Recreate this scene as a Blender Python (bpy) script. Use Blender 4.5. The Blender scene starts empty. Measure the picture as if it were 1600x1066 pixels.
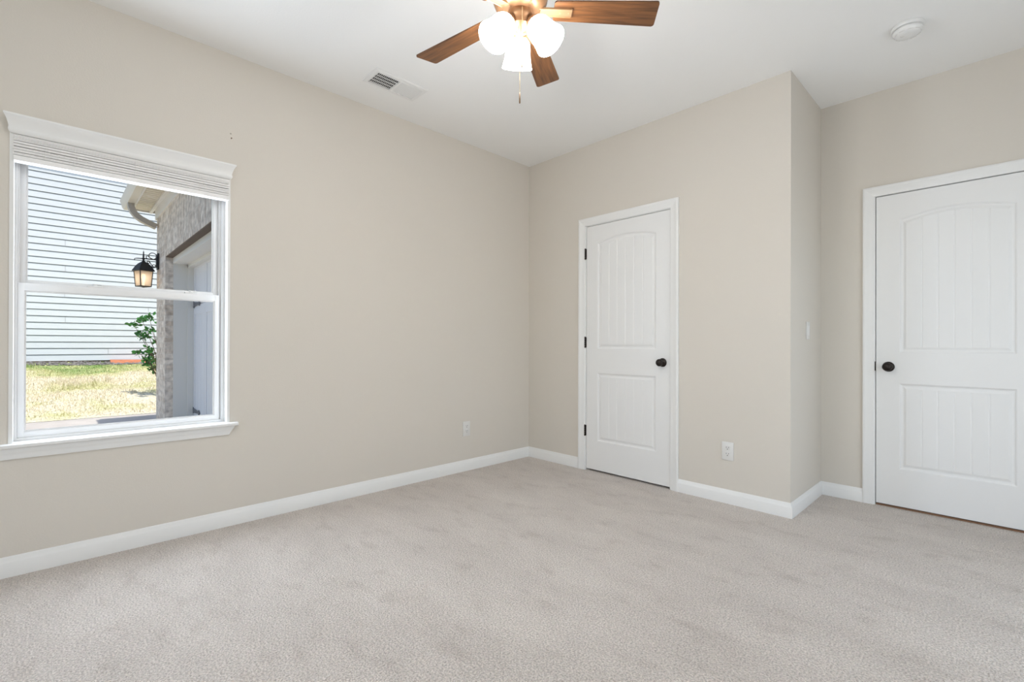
import bpy, bmesh, math, random
from mathutils import Vector, Matrix
import numpy as np

random.seed(7)
rng = np.random.default_rng(7)
scene = bpy.context.scene
COL = scene.collection
PI = math.pi

# ------------------------------------------------------------------ camera
FPX, YAW, CY = 741.477, 0.802416, 536.856
PITCH, ROLL = 0.0022884, 0.0028395
CAM = Vector((3.12199, -3.24069, 1.05490))
H = 2.74
XC, YD = 2.2198, 0.6895          # closet block: its width along the back wall and its depth

Fv = Vector((-math.sin(YAW)*math.cos(PITCH), math.cos(YAW)*math.cos(PITCH), math.sin(PITCH)))
R0 = Vector((math.cos(YAW), math.sin(YAW), 0)); U0 = R0.cross(Fv)
Rv = R0*math.cos(ROLL) + U0*math.sin(ROLL); Uv = Rv.cross(Fv)
cd = bpy.data.cameras.new('camera'); cam = bpy.data.objects.new('camera', cd); COL.objects.link(cam)
cam.matrix_world = Matrix(((Rv.x, Uv.x, -Fv.x, CAM.x), (Rv.y, Uv.y, -Fv.y, CAM.y), (Rv.z, Uv.z, -Fv.z, CAM.z), (0, 0, 0, 1)))
cd.sensor_width = 36.0; cd.lens = FPX/1600*36.0
cd.shift_y = (CY-533.0)/1600.0
cd.clip_start = 0.02; cd.clip_end = 200
scene.camera = cam

# ------------------------------------------------------------------ light and exposure
scene.view_settings.view_transform = 'Standard'
scene.view_settings.look = 'None'
scene.view_settings.exposure = 0.0
scene.view_settings.gamma = 1.0
scene.view_settings.use_curve_mapping = False
try:
    scene.cycles.use_denoising = True
    scene.cycles.max_bounces = 10
    scene.cycles.diffuse_bounces = 7
    scene.cycles.glossy_bounces = 4
    scene.cycles.transparent_max_bounces = 16
    scene.cycles.sample_clamp_indirect = 8.0
except Exception:
    pass

SUN_DIR = Vector((0.38, 0.05, 0.92)).normalized()      # towards the sun: behind our own roof
world = bpy.data.worlds.new('sky'); scene.world = world; world.use_nodes = True
wn = world.node_tree.nodes; wl = world.node_tree.links
for n in list(wn): wn.remove(n)
wo = wn.new('ShaderNodeOutputWorld'); wb = wn.new('ShaderNodeBackground'); ws = wn.new('ShaderNodeTexSky')
ws.sky_type = 'NISHITA'; ws.sun_disc = False
ws.sun_elevation = math.asin(SUN_DIR.z); ws.sun_rotation = math.atan2(SUN_DIR.x, SUN_DIR.y)
wb.inputs['Strength'].default_value = 0.20
wl.new(ws.outputs['Color'], wb.inputs['Color']); wl.new(wb.outputs['Background'], wo.inputs['Surface'])

def light(name, kind, energy, color, loc, direction=None, **kw):
    d = bpy.data.lights.new(name, kind); d.energy = energy; d.color = color
    for k, v in kw.items(): setattr(d, k, v)
    o = bpy.data.objects.new(name, d); COL.objects.link(o); o.location = loc
    if direction is not None:
        o.rotation_euler = Vector(direction).to_track_quat('-Z', 'Y').to_euler()
    return o

light('sun', 'SUN', 3.8, (1.0, 0.95, 0.87), (5, 5, 12), -SUN_DIR, angle=0.01)
# fill lamp set in the unseen window added behind the camera (fill_window_front)
light('fill_light_front', 'AREA', 26.0, (0.93, 0.98, 1.0), (2.45, -5.365, 1.40), (0, 1, 0), shape='RECTANGLE', size=2.3, size_y=1.75)
# fill lamp set in the unseen window added to the right wall (fill_window_right)
light('fill_light_right', 'AREA', 18.2, (0.84, 0.92, 1.0), (3.93, -0.77, 1.12), (-1, 0, 0), shape='RECTANGLE', size=1.6, size_y=1.95)
# daylight through the window in the left wall (window_1)
light('daylight_window_one', 'AREA', 27.0, (0.76, 0.865, 1.0), (-0.050, -2.945, 1.25), (1, 0, 0), shape='RECTANGLE', size=0.80, size_y=1.22)
SHADE_EMIT = 31.0

# ------------------------------------------------------------------ materials
def srgb(r, g, b):
    f = lambda c: (c/255/12.92) if c/255 <= 0.04045 else ((c/255+0.055)/1.055)**2.4
    return (f(r), f(g), f(b), 1.0)

def mat(name, color, rough=0.5, metal=0.0, bump=None, vary=None, emit=None, spec=None, coat=0.0):
    """color linear rgba; bump=(scale, distance); vary=(scale, amount, stretch xyz)"""
    m = bpy.data.materials.new(name); m.use_nodes = True
    nt = m.node_tree; N = nt.nodes; L = nt.links; p = N['Principled BSDF']
    p.inputs['Base Color'].default_value = color if len(color) == 4 else (*color, 1)
    p.inputs['Roughness'].default_value = rough; p.inputs['Metallic'].default_value = metal
    if spec is not None: p.inputs['Specular IOR Level'].default_value = spec
    if coat: p.inputs['Coat Weight'].default_value = coat
    tc = N.new('ShaderNodeTexCoord')
    if vary:
        mp = N.new('ShaderNodeMapping'); mp.inputs['Scale'].default_value = vary[2] if len(vary) > 2 else (1, 1, 1)
        L.new(tc.outputs['Object'], mp.inputs['Vector'])
        nz = N.new('ShaderNodeTexNoise'); nz.inputs['Scale'].default_value = vary[0]; nz.inputs['Detail'].default_value = 5
        L.new(mp.outputs['Vector'], nz.inputs['Vector'])
        rp = N.new('ShaderNodeValToRGB'); c = Vector(color[:3]); a = vary[1]
        rp.color_ramp.elements[0].position = 0.3; rp.color_ramp.elements[1].position = 0.7
        rp.color_ramp.elements[0].color = (*(c*(1-a)), 1); rp.color_ramp.elements[1].color = (*(min(1, x*(1+a)) for x in c), 1)
        L.new(nz.outputs['Fac'], rp.inputs['Fac']); L.new(rp.outputs['Color'], p.inputs['Base Color'])
    if bump:
        nb = N.new('ShaderNodeTexNoise'); nb.inputs['Scale'].default_value = bump[0]; nb.inputs['Detail'].default_value = 3
        L.new(tc.outputs['Object'], nb.inputs['Vector'])
        bp = N.new('ShaderNodeBump'); bp.inputs['Strength'].default_value = bump[2] if len(bump) > 2 else 0.5
        bp.inputs['Distance'].default_value = bump[1]
        L.new(nb.outputs['Fac'], bp.inputs['Height']); L.new(bp.outputs['Normal'], p.inputs['Normal'])
    if emit:
        p.inputs['Emission Color'].default_value = (*emit[0], 1); p.inputs['Emission Strength'].default_value = emit[1]
    return m

M = {}
M['wall'] = mat('wall_paint', (0.66, 0.62, 0.56, 1), 0.75, bump=(140, 0.0012, 0.35), spec=0.25)
M['ceiling'] = mat('ceiling_paint', (0.87, 0.87, 0.86, 1), 0.85, bump=(120, 0.0012, 0.3), spec=0.2)
M['trim'] = mat('trim_paint', (0.80, 0.80, 0.79, 1), 0.38, spec=0.4)
M['door'] = mat('door_paint', (0.79, 0.79, 0.785, 1), 0.42, bump=(90, 0.0004, 0.3), spec=0.4)
M['vinyl'] = mat('window_vinyl', (0.82, 0.82, 0.82, 1), 0.35, spec=0.4)
M['blind'] = mat('blind_slats', (0.88, 0.87, 0.86, 1), 0.45, spec=0.4)
M['cord'] = mat('blind_cord', (0.82, 0.82, 0.8, 1), 0.8)
M['plastic'] = mat('white_plastic', (0.80, 0.80, 0.79, 1), 0.3)
M['plate'] = mat('plate_plastic', (0.72, 0.71, 0.69, 1), 0.35)
M['slot'] = mat('dark_slot', (0.03, 0.03, 0.03, 1), 0.6)
M['oilbronze'] = mat('oil_rubbed_bronze', (0.018, 0.012, 0.009, 1), 0.32, metal=0.6, spec=0.6)
M['bronze'] = mat('fan_bronze', (0.25, 0.135, 0.068, 1), 0.38, metal=0.55, vary=(30, 0.2))
M['iron'] = mat('fan_blade_iron', (0.42, 0.27, 0.15, 1), 0.35, metal=0.6)
M['chain'] = mat('pull_chain_brass', (0.45, 0.36, 0.22, 1), 0.35, metal=0.7)
M['fob'] = mat('pull_fob_bronze', (0.16, 0.10, 0.06, 1), 0.4, metal=0.5)
M['shade'] = mat('lit_white_glass', (0.9, 0.88, 0.84, 1), 0.3, emit=((1.0, 0.97, 0.935), SHADE_EMIT))
M['black_metal'] = mat('black_iron', (0.012, 0.014, 0.018, 1), 0.45, metal=0.3)
M['lantern_glow'] = mat('lantern_bulb', (1, 0.9, 0.7, 1), 0.4, emit=((1.0, 0.86, 0.66), 5.0))
M['seeded'] = mat('lantern_frosted_glass', (0.85, 0.76, 0.68, 1), 0.35, vary=(40, 0.1), emit=((1.0, 0.80, 0.65), 0.35))
M['siding'] = mat('white_lap_siding', (0.76, 0.785, 0.81, 1), 0.55, vary=(3, 0.03, (1, 1, 6)))
M['siding_back'] = mat('siding_backing', (0.45, 0.47, 0.50, 1), 0.8)
M['foundation'] = mat('foundation_block', (0.16, 0.10, 0.075, 1), 0.9, vary=(5, 0.3))
M['clay'] = mat('red_clay', (0.55, 0.20, 0.10, 1), 0.95, vary=(6, 0.25), bump=(20, 0.03))
M['concrete'] = mat('driveway_concrete', (0.60, 0.54, 0.49, 1), 0.9, vary=(2.5, 0.12), bump=(60, 0.004))
M['eave'] = mat('eave_cream', (0.72, 0.66, 0.54, 1), 0.5)
M['eave_white'] = mat('eave_white', (0.82, 0.80, 0.76, 1), 0.5)
M['gutter'] = mat('gutter_tan', (0.50, 0.46, 0.40, 1), 0.4)
M['gutter_front'] = mat('gutter_front_cream', (0.75, 0.70, 0.60, 1), 0.4)
M['garage_trim'] = mat('garage_frame_white', (0.80, 0.79, 0.74, 1), 0.5)
M['garage_door'] = mat('garage_door_white', (0.84, 0.85, 0.87, 1), 0.45)
M['strap'] = mat('strap_hinge_grey', (0.16, 0.17, 0.19, 1), 0.5, metal=0.3)
M['lintel'] = mat('steel_lintel_brown', (0.12, 0.085, 0.06, 1), 0.7)
M['shingle'] = mat('roof_shingle', (0.12, 0.11, 0.10, 1), 0.9, vary=(12, 0.3))
M['stem'] = mat('shrub_stem', (0.16, 0.10, 0.07, 1), 0.8)
M['leaf'] = mat('shrub_leaf', (0.05, 0.21, 0.04, 1), 0.45, vary=(9, 0.45))
M['gravel'] = mat('dark_gravel', (0.22, 0.20, 0.19, 1), 0.9, vary=(9, 0.5))
M['subfloor'] = mat('carpet_edge_brown', (0.22, 0.12, 0.07, 1), 0.95)

def carpet_mat():
    m = bpy.data.materials.new('beige_carpet'); m.use_nodes = True
    N = m.node_tree.nodes; L = m.node_tree.links; p = N['Principled BSDF']
    p.inputs['Roughness'].default_value = 1.0; p.inputs['Specular IOR Level'].default_value = 0.05
    p.inputs['Sheen Weight'].default_value = 0.25; p.inputs['Sheen Roughness'].default_value = 0.5
    tc = N.new('ShaderNodeTexCoord')
    def noise(scale, detail, stretch=(1, 1, 1), rot=0, rough=0.5):
        mp = N.new('ShaderNodeMapping'); mp.inputs['Scale'].default_value = stretch; mp.inputs['Rotation'].default_value = (0, 0, rot)
        L.new(tc.outputs['Object'], mp.inputs['Vector'])
        n = N.new('ShaderNodeTexNoise'); n.inputs['Scale'].default_value = scale; n.inputs['Detail'].default_value = detail; n.inputs['Roughness'].default_value = rough
        L.new(mp.outputs['Vector'], n.inputs['Vector']); return n
    def ramp(src, p0, c0, p1, c1):
        r = N.new('ShaderNodeValToRGB'); e = r.color_ramp.elements
        e[0].position = p0; e[1].position = p1; e[0].color = (*c0, 1); e[1].color = (*c1, 1)
        L.new(src, r.inputs['Fac']); return r
    def mul(a, b):
        x = N.new('ShaderNodeMix'); x.data_type = 'RGBA'; x.blend_type = 'MULTIPLY'; x.inputs['Factor'].default_value = 1.0
        L.new(a, x.inputs['A']); L.new(b, x.inputs['B']); return x.outputs['Result']
    base = N.new('ShaderNodeRGB'); base.outputs[0].default_value = (0.83, 0.76, 0.70, 1)
    fleck = noise(150, 3, rough=0.7)                    # dark flecks put the shade between tufts into the colour
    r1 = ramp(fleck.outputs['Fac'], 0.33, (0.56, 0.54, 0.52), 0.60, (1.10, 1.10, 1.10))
    vac = noise(1.5, 4, (1, 2.6, 1), -0.95, 0.6)          # pile brushed one way and the other
    r2 = ramp(vac.outputs['Fac'], 0.30, (0.90, 0.89, 0.885), 0.68, (1.04, 1.04, 1.04))
    foot = noise(5.5, 3, (1, 1.9, 1), -0.7, 0.6)
    r3 = ramp(foot.outputs['Fac'], 0.30, (0.90, 0.885, 0.875), 0.46, (1.01, 1.01, 1.01))
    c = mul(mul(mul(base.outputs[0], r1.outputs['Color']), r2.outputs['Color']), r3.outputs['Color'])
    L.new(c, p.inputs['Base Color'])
    vo = N.new('ShaderNodeTexVoronoi'); vo.inputs['Scale'].default_value = 150; L.new(tc.outputs['Object'], vo.inputs['Vector'])
    n2 = noise(120, 4, rough=0.7)
    ad = N.new('ShaderNodeMath'); ad.operation = 'ADD'; L.new(vo.outputs['Distance'], ad.inputs[0]); L.new(n2.outputs['Fac'], ad.inputs[1])
    bp = N.new('ShaderNodeBump'); bp.inputs['Strength'].default_value = 0.9; bp.inputs['Distance'].default_value = 0.010
    L.new(ad.outputs[0], bp.inputs['Height']); L.new(bp.outputs['Normal'], p.inputs['Normal'])
    return m
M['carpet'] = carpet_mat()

def wood_mat():
    m = bpy.data.materials.new('walnut_blade'); m.use_nodes = True
    N = m.node_tree.nodes; L = m.node_tree.links; p = N['Principled BSDF']
    p.inputs['Roughness'].default_value = 0.42
    tc = N.new('ShaderNodeTexCoord'); mp = N.new('ShaderNodeMapping'); mp.inputs['Scale'].default_value = (1.2, 14, 14)
    L.new(tc.outputs['Object'], mp.inputs['Vector'])
    n = N.new('ShaderNodeTexNoise'); n.inputs['Scale'].default_value = 5; n.inputs['Detail'].default_value = 7; n.inputs['Distortion'].default_value = 0.6
    L.new(mp.outputs['Vector'], n.inputs['Vector'])
    r = N.new('ShaderNodeValToRGB'); e = r.color_ramp.elements
    e[0].position = 0.3; e[0].color = (0.055, 0.021, 0.008, 1); e[1].position = 0.72; e[1].color = (0.20, 0.083, 0.027, 1)
    L.new(n.outputs['Fac'], r.inputs['Fac']); L.new(r.outputs['Color'], p.inputs['Base Color'])
    return m
M['wood'] = wood_mat()

def brick_mat(name, soldier=False):
    m = bpy.data.materials.new(name); m.use_nodes = True
    N = m.node_tree.nodes; L = m.node_tree.links; p = N['Principled BSDF']; p.inputs['Roughness'].default_value = 0.9
    tc = N.new('ShaderNodeTexCoord'); sp = N.new('ShaderNodeSeparateXYZ'); cb = N.new('ShaderNodeCombineXYZ')
    L.new(tc.outputs['Object'], sp.inputs[0])
    ad = N.new('ShaderNodeMath'); ad.operation = 'ADD'; L.new(sp.outputs['X'], ad.inputs[0]); L.new(sp.outputs['Y'], ad.inputs[1])
    a, b = ('Z', None) if soldier else (None, 'Z')
    if soldier:
        L.new(sp.outputs['Z'], cb.inputs['X']); L.new(ad.outputs[0], cb.inputs['Y'])
    else:
        L.new(ad.outputs[0], cb.inputs['X']); L.new(sp.outputs['Z'], cb.inputs['Y'])
    br = N.new('ShaderNodeTexBrick'); br.inputs['Scale'].default_value = 1.0
    br.inputs['Brick Width'].default_value = 0.21; br.inputs['Row Height'].default_value = 0.075
    br.inputs['Mortar Size'].default_value = 0.006; br.offset = 0.0 if soldier else 0.5
    br.inputs['Color1'].default_value = (0.58, 0.49, 0.40, 1); br.inputs['Color2'].default_value = (0.80, 0.73, 0.64, 1)
    br.inputs['Mortar'].default_value = (0.72, 0.66, 0.58, 1); br.inputs['Bias'].default_value = 0.1
    L.new(cb.outputs[0], br.inputs['Vector'])
    nz = N.new('ShaderNodeTexNoise'); nz.inputs['Scale'].default_value = 14; nz.inputs['Detail'].default_value = 6; L.new(tc.outputs['Object'], nz.inputs['Vector'])
    rp = N.new('ShaderNodeValToRGB'); rp.color_ramp.elements[0].position = 0.3; rp.color_ramp.elements[1].position = 0.7
    rp.color_ramp.elements[0].color = (0.7, 0.68, 0.66, 1); rp.color_ramp.elements[1].color = (1.35, 1.35, 1.35, 1)
    L.new(nz.outputs['Fac'], rp.inputs['Fac'])
    mx = N.new('ShaderNodeMix'); mx.data_type = 'RGBA'; mx.blend_type = 'MULTIPLY'; mx.inputs['Factor'].default_value = 1
    L.new(br.outputs['Color'], mx.inputs['A']); L.new(rp.outputs['Color'], mx.inputs['B']); L.new(mx.outputs['Result'], p.inputs['Base Color'])
    bp = N.new('ShaderNodeBump'); bp.inputs['Distance'].default_value = 0.01; bp.invert = True
    L.new(br.outputs['Fac'], bp.inputs['Height']); L.new(bp.outputs['Normal'], p.inputs['Normal'])
    return m
M['brick'] = brick_mat('garage_brick'); M['brick_soldier'] = brick_mat('garage_soldier_brick', True)

def glass_mat():
    m = bpy.data.materials.new('window_glass'); m.use_nodes = True
    N = m.node_tree.nodes; L = m.node_tree.links
    for n in list(N): N.remove(n)
    o = N.new('ShaderNodeOutputMaterial'); mx = N.new('ShaderNodeMixShader'); t = N.new('ShaderNodeBsdfTransparent'); g = N.new('ShaderNodeBsdfGlossy')
    t.inputs['Color'].default_value = (0.97, 0.98, 0.975, 1); g.inputs['Roughness'].default_value = 0.0
    mx.inputs['Fac'].default_value = 0.010
    L.new(t.outputs[0], mx.inputs[1]); L.new(g.outputs[0], mx.inputs[2]); L.new(mx.outputs[0], o.inputs['Surface'])
    return m
M['glass'] = glass_mat()

def grass_mat(name, blade=False):
    m = bpy.data.materials.new(name); m.use_nodes = True
    N = m.node_tree.nodes; L = m.node_tree.links; p = N['Principled BSDF']; p.inputs['Roughness'].default_value = 0.9
    tc = N.new('ShaderNodeTexCoord')
    n1 = N.new('ShaderNodeTexNoise'); n1.inputs['Scale'].default_value = 0.9; n1.inputs['Detail'].default_value = 6; n1.inputs['Roughness'].default_value = 0.65
    L.new(tc.outputs['Object'], n1.inputs['Vector'])
    # greener in a belt in front of the neighbour's wall
    sp = N.new('ShaderNodeSeparateXYZ'); L.new(tc.outputs['Object'], sp.inputs[0])
    mr = N.new('ShaderNodeMapRange'); mr.inputs['From Min'].default_value = -11.8; mr.inputs['From Max'].default_value = -13.6
    mr.inputs['To Min'].default_value = 0.0; mr.inputs['To Max'].default_value = 0.22; L.new(sp.outputs['X'], mr.inputs['Value'])
    ad = N.new('ShaderNodeMath'); ad.operation = 'ADD'; L.new(n1.outputs['Fac'], ad.inputs[0]); L.new(mr.outputs[0], ad.inputs[1])
    r = N.new('ShaderNodeValToRGB'); e = r.color_ramp.elements
    e[0].position = 0.50; e[0].color = (0.80, 0.72, 0.54, 1); e[1].position = 0.82; e[1].color = (0.24, 0.38, 0.10, 1)
    x = e.new(0.66); x.color = (0.66, 0.64, 0.34, 1)
    L.new(ad.outputs[0], r.inputs['Fac'])
    n2 = N.new('ShaderNodeTexNoise'); n2.inputs['Scale'].default_value = 25; n2.inputs['Detail'].default_value = 4; L.new(tc.outputs['Object'], n2.inputs['Vector'])
    r2 = N.new('ShaderNodeValToRGB'); r2.color_ramp.elements[0].color = (0.6, 0.58, 0.55, 1); r2.color_ramp.elements[1].color = (1.3, 1.3, 1.3, 1)
    r2.color_ramp.elements[0].position = 0.3; r2.color_ramp.elements[1].position = 0.7
    L.new(n2.outputs['Fac'], r2.inputs['Fac'])
    mx = N.new('ShaderNodeMix'); mx.data_type = 'RGBA'; mx.blend_type = 'MULTIPLY'; mx.inputs['Factor'].default_value = 1
    L.new(r.outputs['Color'], mx.inputs['A']); L.new(r2.outputs['Color'], mx.inputs['B']); L.new(mx.outputs['Result'], p.inputs['Base Color'])
    return m
M['lawn'] = grass_mat('dry_lawn'); M['grass'] = grass_mat('dry_grass_blades', True)

# ------------------------------------------------------------------ mesh helpers
class MB:
    def __init__(s): s.v = []; s.f = []; s.sm = []
    def add(s, vs, fs, smooth=False):
        o = len(s.v); s.v += [tuple(v) for v in vs]; s.f += [tuple(i+o for i in f) for f in fs]; s.sm += [smooth]*len(fs); return s
    def box(s, x0, x1, y0, y1, z0, z1):
        x0, x1 = sorted((x0, x1)); y0, y1 = sorted((y0, y1)); z0, z1 = sorted((z0, z1))
        return s.add([(x0,y0,z0),(x1,y0,z0),(x1,y1,z0),(x0,y1,z0),(x0,y0,z1),(x1,y0,z1),(x1,y1,z1),(x0,y1,z1)],
                     [(0,3,2,1),(4,5,6,7),(0,1,5,4),(1,2,6,5),(2,3,7,6),(3,0,4,7)])
    def bbox(s, x0, x1, y0, y1, z0, z1, b=0.003, seg=2):
        """box with rounded edges"""
        bm = bmesh.new(); bmesh.ops.create_cube(bm, size=1.0)
        for v in bm.verts: v.co = Vector(((x0+x1)/2+v.co.x*(x1-x0), (y0+y1)/2+v.co.y*(y1-y0), (z0+z1)/2+v.co.z*(z1-z0)))
        bmesh.ops.bevel(bm, geom=list(bm.edges), offset=b, segments=seg, profile=0.5, affect='EDGES')
        bm.verts.index_update(); s.add([v.co[:] for v in bm.verts], [[v.index for v in f.verts] for f in bm.faces], True); bm.free(); return s
    def prism(s, poly, A, B, closed=True, smooth=False):
        """poly: list of 2-D points; A(p), B(p): functions giving the two end positions of each point"""
        n = len(poly); vs = [A(p) for p in poly]+[B(p) for p in poly]
        fs = [(i, (i+1) % n, n+(i+1) % n, n+i) for i in range(n)]
        s.add(vs, fs, smooth)
        if closed: s.add(vs, [tuple(range(n))[::-1], tuple(range(n, 2*n))])
        return s
    def lathe(s, prof, origin=(0,0,0), axis=(0,0,1), seg=32, smooth=True):
        """prof: (radius, distance along axis)"""
        ax = Vector(axis).normalized(); q = ax.to_track_quat('Z', 'Y'); o = Vector(origin); vs = []; fs = []
        for r, h in prof:
            for k in range(seg):
                a = 2*PI*k/seg; vs.append(o+q @ Vector((r*math.cos(a), r*math.sin(a), h)))
        for i in range(len(prof)-1):
            for k in range(seg):
                k2 = (k+1) % seg; fs.append((i*seg+k, i*seg+k2, (i+1)*seg+k2, (i+1)*seg+k))
        s.add(vs, fs, smooth)
        n = len(prof)
        if prof[0][0] > 1e-5: s.add(vs[:seg], [tuple(range(seg))[::-1]])
        if prof[-1][0] > 1e-5: s.add(vs[-seg:], [tuple(range(seg))])
        return s
    def tube(s, pts, r, seg=10, smooth=True):
        pts = [Vector(p) for p in pts]; rs = r if isinstance(r, (list, tuple)) else [r]*len(pts)
        vs = []; fs = []; n = len(pts); prev = None
        for i, p in enumerate(pts):
            d = (pts[min(i+1, n-1)]-pts[max(i-1, 0)]).normalized()
            if prev is None:
                u = d.orthogonal().normalized()
            else:
                u = (prev-d*prev.dot(d)).normalized()
            prev = u; w = d.cross(u)
            for k in range(seg):
                a = 2*PI*k/seg; vs.append(p+(u*math.cos(a)+w*math.sin(a))*rs[i])
        for i in range(n-1):
            for k in range(seg):
                k2 = (k+1) % seg; fs.append((i*seg+k, i*seg+k2, (i+1)*seg+k2, (i+1)*seg+k))
        s.add(vs, fs, smooth); s.add(vs[:seg], [tuple(range(seg))[::-1]]); s.add(vs[-seg:], [tuple(range(seg))])
        return s
    def build(s, name, m, parent=None, loc=None, angle=40, flat=False):
        """vertices in world space; the object's origin is moved to loc (or to the parent's)"""
        o_ = Vector(loc) if loc is not None else (origin_of(parent) if parent else Vector((0, 0, 0)))
        me = bpy.data.meshes.new(name)
        me.from_pydata([Vector(v)-o_ for v in s.v], [], s.f); me.validate(); me.update()
        if len(me.polygons) == len(s.sm): me.polygons.foreach_set('use_smooth', s.sm)
        if not flat:
            bm = bmesh.new(); bm.from_mesh(me)
            bmesh.ops.recalc_face_normals(bm, faces=bm.faces)
            bm.to_mesh(me); bm.free()
            me.set_sharp_from_angle(angle=math.radians(angle))
        me.materials.append(M[m] if isinstance(m, str) else m)
        o = bpy.data.objects.new(name, me); COL.objects.link(o)
        if parent:
            o.parent = parent; o.location = o_-origin_of(parent)
        else:
            o.location = o_
        ORG[o.name] = o_
        return o
ORG = {}
def origin_of(o): return ORG.get(o.name, Vector((0, 0, 0)))
def tag(o, label, cat, group=None, kind=None):
    o['label'] = label; o['category'] = cat
    if group: o['group'] = group
    if kind: o['kind'] = kind
    return o
def thing(name, loc, label, cat, group=None, kind=None):
    o = bpy.data.objects.new(name, None); COL.objects.link(o); o.location = loc; o.empty_display_size = 0.05
    ORG[o.name] = Vector(loc)
    return tag(o, label, cat, group, kind)
def struct(name, mb, m, label, cat, loc=None):
    return tag(mb.build(name, m, loc=loc), label, cat, kind='structure')

# ------------------------------------------------------------------ the room
RX, FY = 3.95, -5.40              # right wall, wall behind the camera
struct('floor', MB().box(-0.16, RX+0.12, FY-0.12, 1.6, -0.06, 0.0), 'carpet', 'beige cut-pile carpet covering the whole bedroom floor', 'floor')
struct('ceiling', MB().box(-0.16, RX+0.12, FY-0.12, 1.6, H, H+0.15), 'ceiling', 'flat white ceiling carrying the fan, the vent and the smoke detector', 'ceiling')
WY0, WY1, WZ0, WZ1 = -3.386, -2.504, 0.580, 2.012      # opening in the left wall
struct('wall_left', MB().box(-0.16, 0, FY, WY0, 0, H).box(-0.16, 0, WY1, 0.81, 0, H).box(-0.16, 0, WY0, WY1, 0, WZ0).box(-0.16, 0, WY0, WY1, WZ1, H),
       'wall', 'beige painted wall with the window on the left', 'wall')
DX0, DX1, DZ = 0.660, 1.446, 2.064                     # closet door opening
struct('wall_back', MB().box(0, DX0, 0, 0.11, 0, H).box(DX1, XC, 0, 0.11, 0, H).box(DX0, DX1, 0, 0.11, DZ, H), 'wall',
       'beige painted closet wall with the narrow white door', 'wall')
struct('wall_closet', MB().box(XC-0.11, XC, 0.11, YD, 0, H), 'wall', 'narrow beige side of the closet block facing the alcove', 'wall')
EX0, EX1, EZ = 2.520, 3.312, 2.056
struct('wall_entry', MB().box(0.0, EX0, YD, YD+0.11, 0, H).box(EX1, RX, YD, YD+0.11, 0, H).box(EX0, EX1, YD, YD+0.11, EZ, H), 'wall',
       'beige painted alcove wall around the right-hand door', 'wall')
W3Y0, W3Y1, W3Z0, W3Z1 = -1.62, 0.08, 0.10, 2.14
struct('wall_right', MB().box(RX, RX+0.12, FY-0.12, W3Y0, 0, H).box(RX, RX+0.12, W3Y1, 1.6, 0, H).box(RX, RX+0.12, W3Y0, W3Y1, 0, W3Z0).box(RX, RX+0.12, W3Y0, W3Y1, W3Z1, H), 'wall', 'beige painted wall on the right, outside the frame', 'wall')
W2X0, W2X1, W2Z0, W2Z1 = 1.25, 3.65, 0.50, 2.30
struct('wall_front', MB().box(-0.16, W2X0, FY-0.12, FY, 0, H).box(W2X1, RX, FY-0.12, FY, 0, H).box(W2X0, W2X1, FY-0.12, FY, 0, W2Z0).box(W2X0, W2X1, FY-0.12, FY, W2Z1, H),
       'wall', 'beige painted wall behind the camera with an added wide window', 'wall')
struct('wall_hall', MB().box(-0.16, RX, 1.5, 1.6, 0, H).box(-0.16, -0.06, 0.81, 1.5, 0, H), 'wall', 'hallway wall beyond the closed alcove door', 'wall')

# wide window added behind the camera, unseen, to carry fill light
w2 = thing('fill_window_front', (2.45, FY-0.06, W2Z0), 'unseen white triple window added behind the camera for fill light', 'window', kind='structure')
f = MB()
for x0, x1 in ((W2X0, W2X0+0.05), (2.02, 2.08), (2.82, 2.88), (W2X1-0.05, W2X1)): f.box(x0, x1, FY-0.10, FY-0.02, W2Z0, W2Z1)
f.box(W2X0, W2X1, FY-0.10, FY-0.02, W2Z0, W2Z0+0.05).box(W2X0, W2X1, FY-0.10, FY-0.02, W2Z1-0.05, W2Z1); f.build('frame', 'vinyl', w2)
for x0, x1 in ((W2X0+0.05, 2.02), (2.08, 2.82), (2.88, W2X1-0.05)): MB().box(x0, x1, FY-0.07, FY-0.064, W2Z0+0.05, W2Z1-0.05).build('pane', 'glass', w2)

# added window in the right wall, unseen, to carry fill light
w3 = thing('fill_window_right', (RX+0.06, -0.77, W3Z0), 'unseen white double window added in the right wall for fill light', 'window', kind='structure')
f = MB()
for y0, y1 in ((W3Y0, W3Y0+0.05), (-0.80, -0.74), (W3Y1-0.05, W3Y1)): f.box(RX+0.02, RX+0.10, y0, y1, W3Z0, W3Z1)
f.box(RX+0.02, RX+0.10, W3Y0, W3Y1, W3Z0, W3Z0+0.05).box(RX+0.02, RX+0.10, W3Y0, W3Y1, W3Z1-0.05, W3Z1); f.build('frame', 'vinyl', w3)
for y0, y1 in ((W3Y0+0.05, -0.80), (-0.74, W3Y1-0.05)): MB().box(RX+0.064, RX+0.07, y0, y1, W3Z0+0.05, W3Z1-0.05).build('pane', 'glass', w3)

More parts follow.
